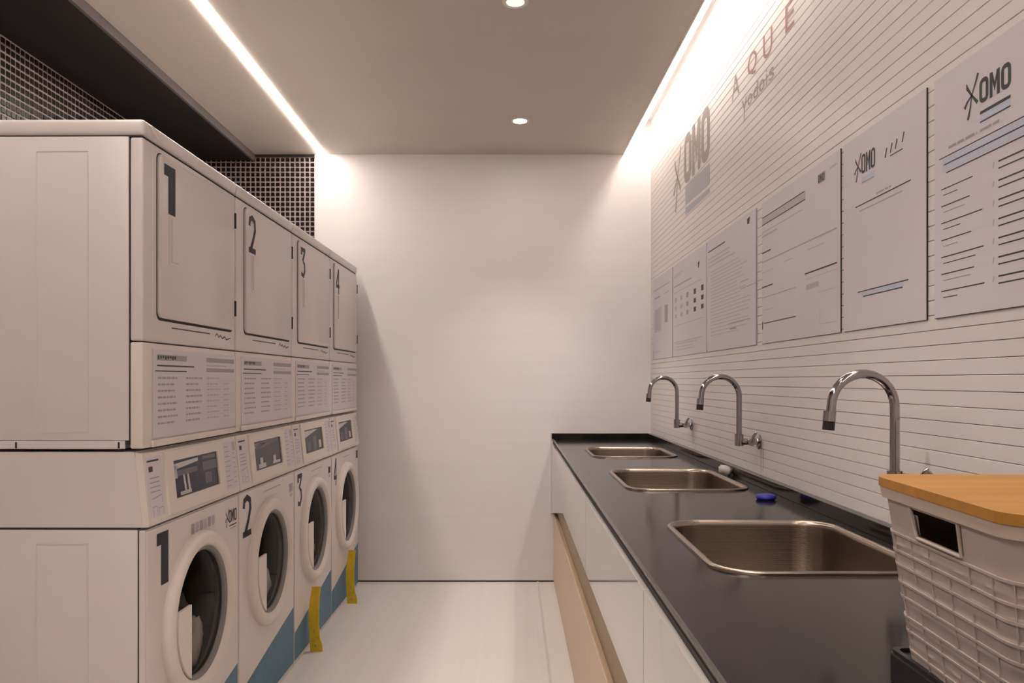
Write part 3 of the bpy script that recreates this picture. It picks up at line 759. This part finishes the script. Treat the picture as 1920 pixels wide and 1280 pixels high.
def shell(b, m, base_grow, rel, hole=True):
    rows = 62; vs = []; meta = []
    for i in range(rows + 1):
        z = HB * i / rows
        lp = bloop(z, base_grow)
        for j, p in enumerate(lp):
            g = rel(i, j, z) if rel else 0
            # push outward along the xy direction from the rounded-rect centre line
            d = Vector((p[0], p[1])); n = {'L': Vector((-1, 0)), 'R': Vector((1, 0)), 'F': Vector((0, -1)), 'B': Vector((0, 1))}.get(p[2]) or d.normalized()
            vs.append((p[0] + n.x * g, p[1] + n.y * g, z)); meta.append(p)
    N = len(lp); fs = []
    for i in range(rows):
        for j in range(N):
            p = meta[i * N + j]; z = HB * (i + .5) / rows; k = p[3]
            if hole and p[2] in 'LR' :
                kk = k if p[2] == 'L' else 1 - k
                if HB * .775 < z < HB * .925 and .235 + .05 * (1 - (z / HB - .775) / .15) < kk + .5 / 26 < .712: continue
            fs.append((i * N + j, i * N + (j + 1) % N, (i + 1) * N + (j + 1) % N, (i + 1) * N + j))
    b.add(vs, fs, m); return N
def weave(i, j, z):
    k = z / HB
    g = 0
    if k < .76:
        if i % 7 in (0,): g += .0009
        if i % 7 in (1,): g += .0004
        if i % 7 == 2: g -= .0006
        if j % 4 == 0 and i % 7 > 2: g -= .0007
        if (j // 4 + i // 7) % 2 == 0: g += .0004
    elif k > .97: g += .001
    return g
b = MB(); shell(b, 'basket', 0, weave); shell(b, 'basket', -.003, None)
bt = [(p[0], p[1], .002) for p in bloop(0, -.0015)]; b.add(bt, [tuple(range(len(bt)))], 'basket')
b.build('body', BK, smooth=30, recalc=False)
def bandloop(b, z0, z1, g0, g1, m):
    o0, o1 = bloop(z0, g1), bloop(z1, g1); i0, i1 = bloop(z0, g0), bloop(z1, g0); N = len(o0)
    vs = [(p[0], p[1], z) for L_, z in ((i0, z0), (o0, z0), (o1, z1), (i1, z1)) for p in L_]
    fs = [(a * N + j, a * N + (j + 1) % N, ((a + 1) % 4) * N + (j + 1) % N, ((a + 1) % 4) * N + j) for a in range(4) for j in range(N)]
    b.add(vs, fs, m)
b = MB(); bandloop(b, HB - .012, HB, -.001, .0045, 'rope'); b.build('rim', BK, smooth=40)
for z in (.012, .034, .050, .072, .088, .108, .124, .144):
    b = MB(); bandloop(b, z, z + .0028, -.001, .0019, 'basket'); b.build('woven_band', BK, smooth=40)
# upright ribs, all sides
b = MB()
lp0 = bloop(0, .0); N = len(lp0)
for j in range(0, N, 5):
    for z in range(6):
        za, zb = .004 + z * .0235, .004 + z * .0235 + .0235
        if (j // 5 * 7 + z * 3) % 4 == 0: continue
        p, q = bloop(za, .0009)[j], bloop(zb, .0009)[j]
        n = {'L': Vector((-1, 0)), 'R': Vector((1, 0)), 'F': Vector((0, -1)), 'B': Vector((0, 1))}.get(p[2]) or Vector((p[0], p[1])).normalized()
        t_ = Vector((-n.y, n.x)) * .0006
        vs = []
        for c, zz in ((p, za), (q, zb)):
            for s_ in (-1, 1): vs += [(c[0] + t_.x * s_ + n.x * .0008, c[1] + t_.y * s_ + n.y * .0008, zz), (c[0] + t_.x * s_ - n.x * .002, c[1] + t_.y * s_ - n.y * .002, zz)]
        b.add(vs, [(0, 2, 6, 4), (1, 5, 7, 3), (0, 4, 5, 1), (2, 3, 7, 6)], 'basket')
o = b.build('upright_ribs', BK); o['kind'] = 'stuff'
# handle frames
for sgn in (-1, 1):
    b = MB(); zc0, zc1 = HB * .765, HB * .935; ya, yb = .046, -.044
    def hx_(z): return sgn * (.170 + .024 * z / HB + .0005)
    for (y0, z0, y1, z1) in ((ya, zc0 + .0, ya + .01, zc1), (yb, zc0, yb, zc1), (ya, zc0, yb, zc0), (ya + .01, zc1, yb, zc1)):
        b.tube([(hx_(z0), y0, z0), (hx_(z1), y1, z1)], .0022, 'basket', 8)
    b.build('handle_frame', BK, smooth=50)
# contents glimpsed through the handle are part of the lid's underside frame
b = MB(); n = len(bloop(0)); 
lo = [(p[0], p[1]) for p in bloop(HB, .0055)]
b.prism(lo, HB + .0005, HB + .0105, 'lidwood'); b.build('lid', BK, label='warm bamboo lid')
b = MB(); lo = [(p[0], p[1]) for p in bloop(HB, -.012)]; b.prism(lo, HB - .005, HB + .0004, 'lidwood'); b.build('lid_lip', BK)
b = MB()
for k in range(3): b.bbox(-.128, -.085 + k * .055, .004, .09, -.040 + k * .055, .165, .006, 'lidwood', 2)
o = b.build('wooden_boards', smooth=30, loc=BK.location); o.rotation_euler = BK.rotation_euler
tag(o, 'brown boxes glimpsed through the handle hole of the basket', 'box')

# ------------------------------------------------------------------ posters on the right wall
ZB, ZP = 1.342, 1.812
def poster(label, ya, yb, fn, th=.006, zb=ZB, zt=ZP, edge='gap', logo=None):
    t = thing('poster', label, 'poster', (XR - .0012, ya, zb), 0, 'printed boards in a row on the white wall')
    wd, h = ya - yb, zt - zb
    T = frame((0, 0, 0), (0, -1, 0), (0, 0, 1))
    b = MB(); b.T = T
    b.box(0, 0, .0002, wd, h, th - .0008, edge); b.build('shaded_backing', t)  # shade on the board's edges, put into a darker colour
    b = MB(); b.T = T; b.box(0.0008, 0.0008, th - .0008, wd - .0015, h, th, 'sheet'); b.build('face', t)
    b = MB(); b.T = frame((-th - .0003, 0, 0), (0, -1, 0), (0, 0, 1)); fn(b, wd, h); stuffed(b.build('printed_text', t))
    if logo: b = MB(); b.T = frame((-th - .0003, 0, 0), (0, -1, 0), (0, 0, 1)); logo(b); b.build('logo', t)
    return t
def lines(b, rows, u0, u1, m, th=.002, var=.3, seed=1, dash=False):
    r = random.Random(seed)
    for v in rows:
        e = u0 + (u1 - u0) * (1 - r.random() * var)
        if dash:
            u = u0
            while u < e:
                l = r.uniform(.01, .04); b.rect(u, v, min(u + l, e), v + th, m); u += l + .004
        else: b.rect(u0, v, e, v + th, m)
def p6(b, w_, h):
    b.rect(.150, .353, .235, .3585, 'ink'); b.rect(.152, .341, .235, .353, 'ink_blue', -.0001); b.rect(.150, .338, .235, .3405, 'ink')
    lines(b, [.322], .05, .14, 'ink_grey', .005, 0, 3, True); lines(b, [.322], .15, .205, 'ink_grey', .005, 0, 5, True); b.rect(.018, .309, .375, .311, 'ink')
    b.rect(.03, .282, .375, .307, 'ink_blue', -.0001)
    b.rect(.034, .294, .375, .2965, 'ink'); b.rect(.042, .277, .375, .2795, 'ink')
    r = random.Random(4)
    for k in range(7):
        v = .248 - k * .033
        b.rect(.025, v, .025 + r.uniform(.09, .145), v + .0022, 'ink'); b.rect(.032, v - .012, .032 + r.uniform(.04, .12), v - .0104, 'ink_grey' if k % 2 else 'ink')
        if k < 7:
            b.rect(.202, v + .006, .202 + r.uniform(.11, .155), v + .0088, 'ink'); b.rect(.202, v - .006, .202 + r.uniform(.09, .15), v - .0036, 'ink')
            b.stroke([(.187, v - .001), (.190, v + .009)], [.0022, .0022], 'ink_grey')
def p5(b, w_, h):
    b.rect(.102, .352, .165, .364, 'ink_blue'); b.rect(.102, .349, .165, .3515, 'ink_grey')
    for k, (u, v) in enumerate(((.222, .388), (.246, .392), (.268, .394), (.298, .400))): b.stroke([(u - .004, v - .010), (u + .004, v + .010)], [.005, .005], 'ink')
    b.rect(.240, .374, .296, .3765, 'ink')
    lines(b, [.306], .175, .245, 'ink_grey', .004, 0, 8, True); b.rect(.067, .298, .330, .3008, 'ink'); b.rect(.090, .284, .295, .2864, 'ink_grey')
    b.rect(.080, .090, .320, .0925, 'ink'); b.rect(.10, .080, .30, .089, 'ink_blue', -.0001); b.rect(.108, .077, .295, .0795, 'ink')
def p4(b, w_, h):
    b.rect(.003, .418, .380, .4215, 'ink'); b.rect(.003, .398, .385, .417, 'ink_pale', -.0001); b.rect(.003, .394, .385, .3975, 'ink'); b.rect(.003, .370, .360, .372, 'ink_grey')
    b.rect(.003, .354, .15, .360, 'ink_pale')
    b.rect(.475, .415, .525, .440, 'ink_grey'); omo(b, .478, .417, .04, .02, 'ink', .0002)
    b.rect(.555, .436, .60, .440, 'ink_pale')
    b.rect(.003, .300, .09, .3045, 'ink'); b.rect(.003, .270, .600, .2735, 'ink_grey')
    b.rect(.21, .243, .28, .2445, 'ink_grey'); b.rect(.40, .247, .52, .2485, 'ink_grey'); b.rect(.003, .236, .12, .238, 'ink_pale')
    b.rect(.003, .186, .11, .190, 'ink'); b.rect(.38, .180, .60, .184, 'ink'); b.rect(.39, .165, .60, .1665, 'ink_pale'); b.rect(.003, .152, .31, .1545, 'ink_grey')
    b.rect(.39, .135, .48, .150, 'ink_pale'); b.rect(.003, .110, .12, .112, 'ink_pale'); b.rect(.48, .118, .60, .1195, 'ink_pale')
    b.rect(.02, .066, .31, .069, 'ink'); b.rect(.003, .048, .012, .074, 'ink')
    b.rect(.49, .03, .60, .032, 'ink_pale'); b.rect(.49, .03, .492, .07, 'ink_pale')
def p3(b, w_, h):
    b.rect(.02, .420, .28, .425, 'ink'); lines(b, [.388, .372, .356], .02, .42, 'ink_pale', .005, .2, 2)
    b.poly([(.565, .452), (.570, .432), (.590, .432), (.600, .455)], 'ink')
    lines(b, [.33 - .014 * k for k in range(20)], .06, .62, 'ink_pale', .0035, .35, 6, True)
    b.rect(.48, .236, .58, .239, 'ink_grey'); b.rect(.48, .212, .68, .2145, 'ink_grey')
    b.rect(.33, .095, .60, .098, 'ink_grey'); b.rect(.35, .072, .43, .078, 'ink_grey')
def p2(b, w_, h):
    lines(b, [.405, .415], .03, .22, 'ink_pale', .005, .1, 2, True); b.rect(.03, .355, .42, .361, 'ink_grey'); b.rect(.03, .325, .60, .329, 'ink_pale')
    b.poly([(.54, .410), (.545, .385), (.558, .385), (.575, .412)], 'ink')
    for k, (u, m) in enumerate(((.05, 'ink_pale'), (.18, 'ink_pale'), (.31, 'ink_grey'), (.46, 'ink'), (.60, 'ink'))):
        for q in range(3): b.rect(u, .275 - q * .040, u + .045, .300 - q * .040 - (.004 if q else 0), m)
    b.rect(.03, .155, .63, .158, 'ink_pale'); b.rect(.03, .07, .63, .074, 'ink_pale'); b.rect(.03, .01, .034, .07, 'ink_pale')
    lines(b, [.06, .045, .03], .06, .60, 'ink_pale', .004, .3, 9, True)
def p1(b, w_, h):
    b.rect(.0, .400, .47, .405, 'ink_grey'); lines(b, [.350], .04, .21, 'ink_grey', .010, 0, 4, True); b.rect(.30, .355, .46, .360, 'ink_pale')
    b.rect(.34, .195, .42, .29, 'ink_grey'); b.rect(.05, .165, .22, .290, 'ink_pale'); b.rect(.04, .158, .24, .162, 'ink_grey'); b.rect(.23, .158, .24, .30, 'ink_grey')
    b.rect(.02, .04, .24, .044, 'ink_pale'); b.rect(.0, 0, .01, .06, 'ink_grey')
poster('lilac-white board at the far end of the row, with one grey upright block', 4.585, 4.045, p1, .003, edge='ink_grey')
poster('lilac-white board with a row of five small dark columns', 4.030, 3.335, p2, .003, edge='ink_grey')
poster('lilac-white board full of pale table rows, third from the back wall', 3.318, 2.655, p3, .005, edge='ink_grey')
poster('landscape board with long thin ruled lines and a small dark square mark', 2.594, 1.974, p4, .0035)
poster('upright notice board with two small logos and mostly blank below', 1.955, 1.564, p5, .0035, logo=lambda b: (splash(b, .082, .395, .036, 'ink'), omo(b, .100, .372, .070, .046, 'ink')))
poster('upright notice board with the large black splash logo and two columns of lines', 1.534, 1.144, p6, .004, logo=lambda b: (splash(b, .125, .397, .042, 'ink'), omo(b, .148, .372, .088, .044, 'ink')))

# painted signs on the wall itself
T = frame((XR - .0018, 4.05, 2.05), (0, -1, 0), (0, 0, 1))
o = thing('wall_sign', 'faded grey painted splash logo over a grey ribbon, high near the back corner', 'sign', (XR - .0018, 4.05, 2.05))
def onwall(name, parent, fn):
    b = MB(); b.T = frame((0, 0, 0), (0, -1, 0), (0, 0, 1)); fn(b); return b.build(name, parent)
onwall('splash', o, lambda b: splash(b, .12, .20, .17, 'ink_brown'))
onwall('letter', o, lambda b: letter_o(b, .27, .12, .147, .235, .046, 'ink_brown'))
onwall('letter', o, lambda b: letter_m(b, .437, .12, .157, .235, .046, 'ink_brown'))
onwall('letter', o, lambda b: letter_o(b, .613, .12, .147, .235, .046, 'ink_brown'))
onwall('ribbon', o, lambda b: b.poly([(.30, .020), (.76, .005), (.76, .095), (.30, .110)], 'ribbon'))
onwall('ribbon', o, lambda b: b.poly([(.30, -.03), (.76, -.03), (.76, -.01), (.30, .005)], 'ribbon'))
o = thing('wall_lettering', 'faint reddish letters over a smaller brown line of text, high on the wall', 'sign', (XR - .0018, 2.96, 2.18))
for ch, u, v, hh, wd, m in (('A', .0, .105, .085, .10, 'ink_brown'), ('Q', .20, .105, .085, .10, 'ink_red'), ('U', .37, .105, .085, .09, 'ink_red'), ('E', .58, .105, .085, .075, 'ink_red'),
                           ('Y', .13, -.02, .08, .06, 'ink_brown'), ('o', .20, .015, .038, .05, 'ink_brown'), ('d', .265, .015, .055, .05, 'ink_brown'), ('o', .33, .015, .038, .05, 'ink_brown'),
                           ('i', .398, .015, .052, .012, 'ink_brown'), ('s', .43, .015, .038, .045, 'ink_brown')):
    onwall('letter', o, lambda b: b.text(ch, u, v, hh, m, width=wd))
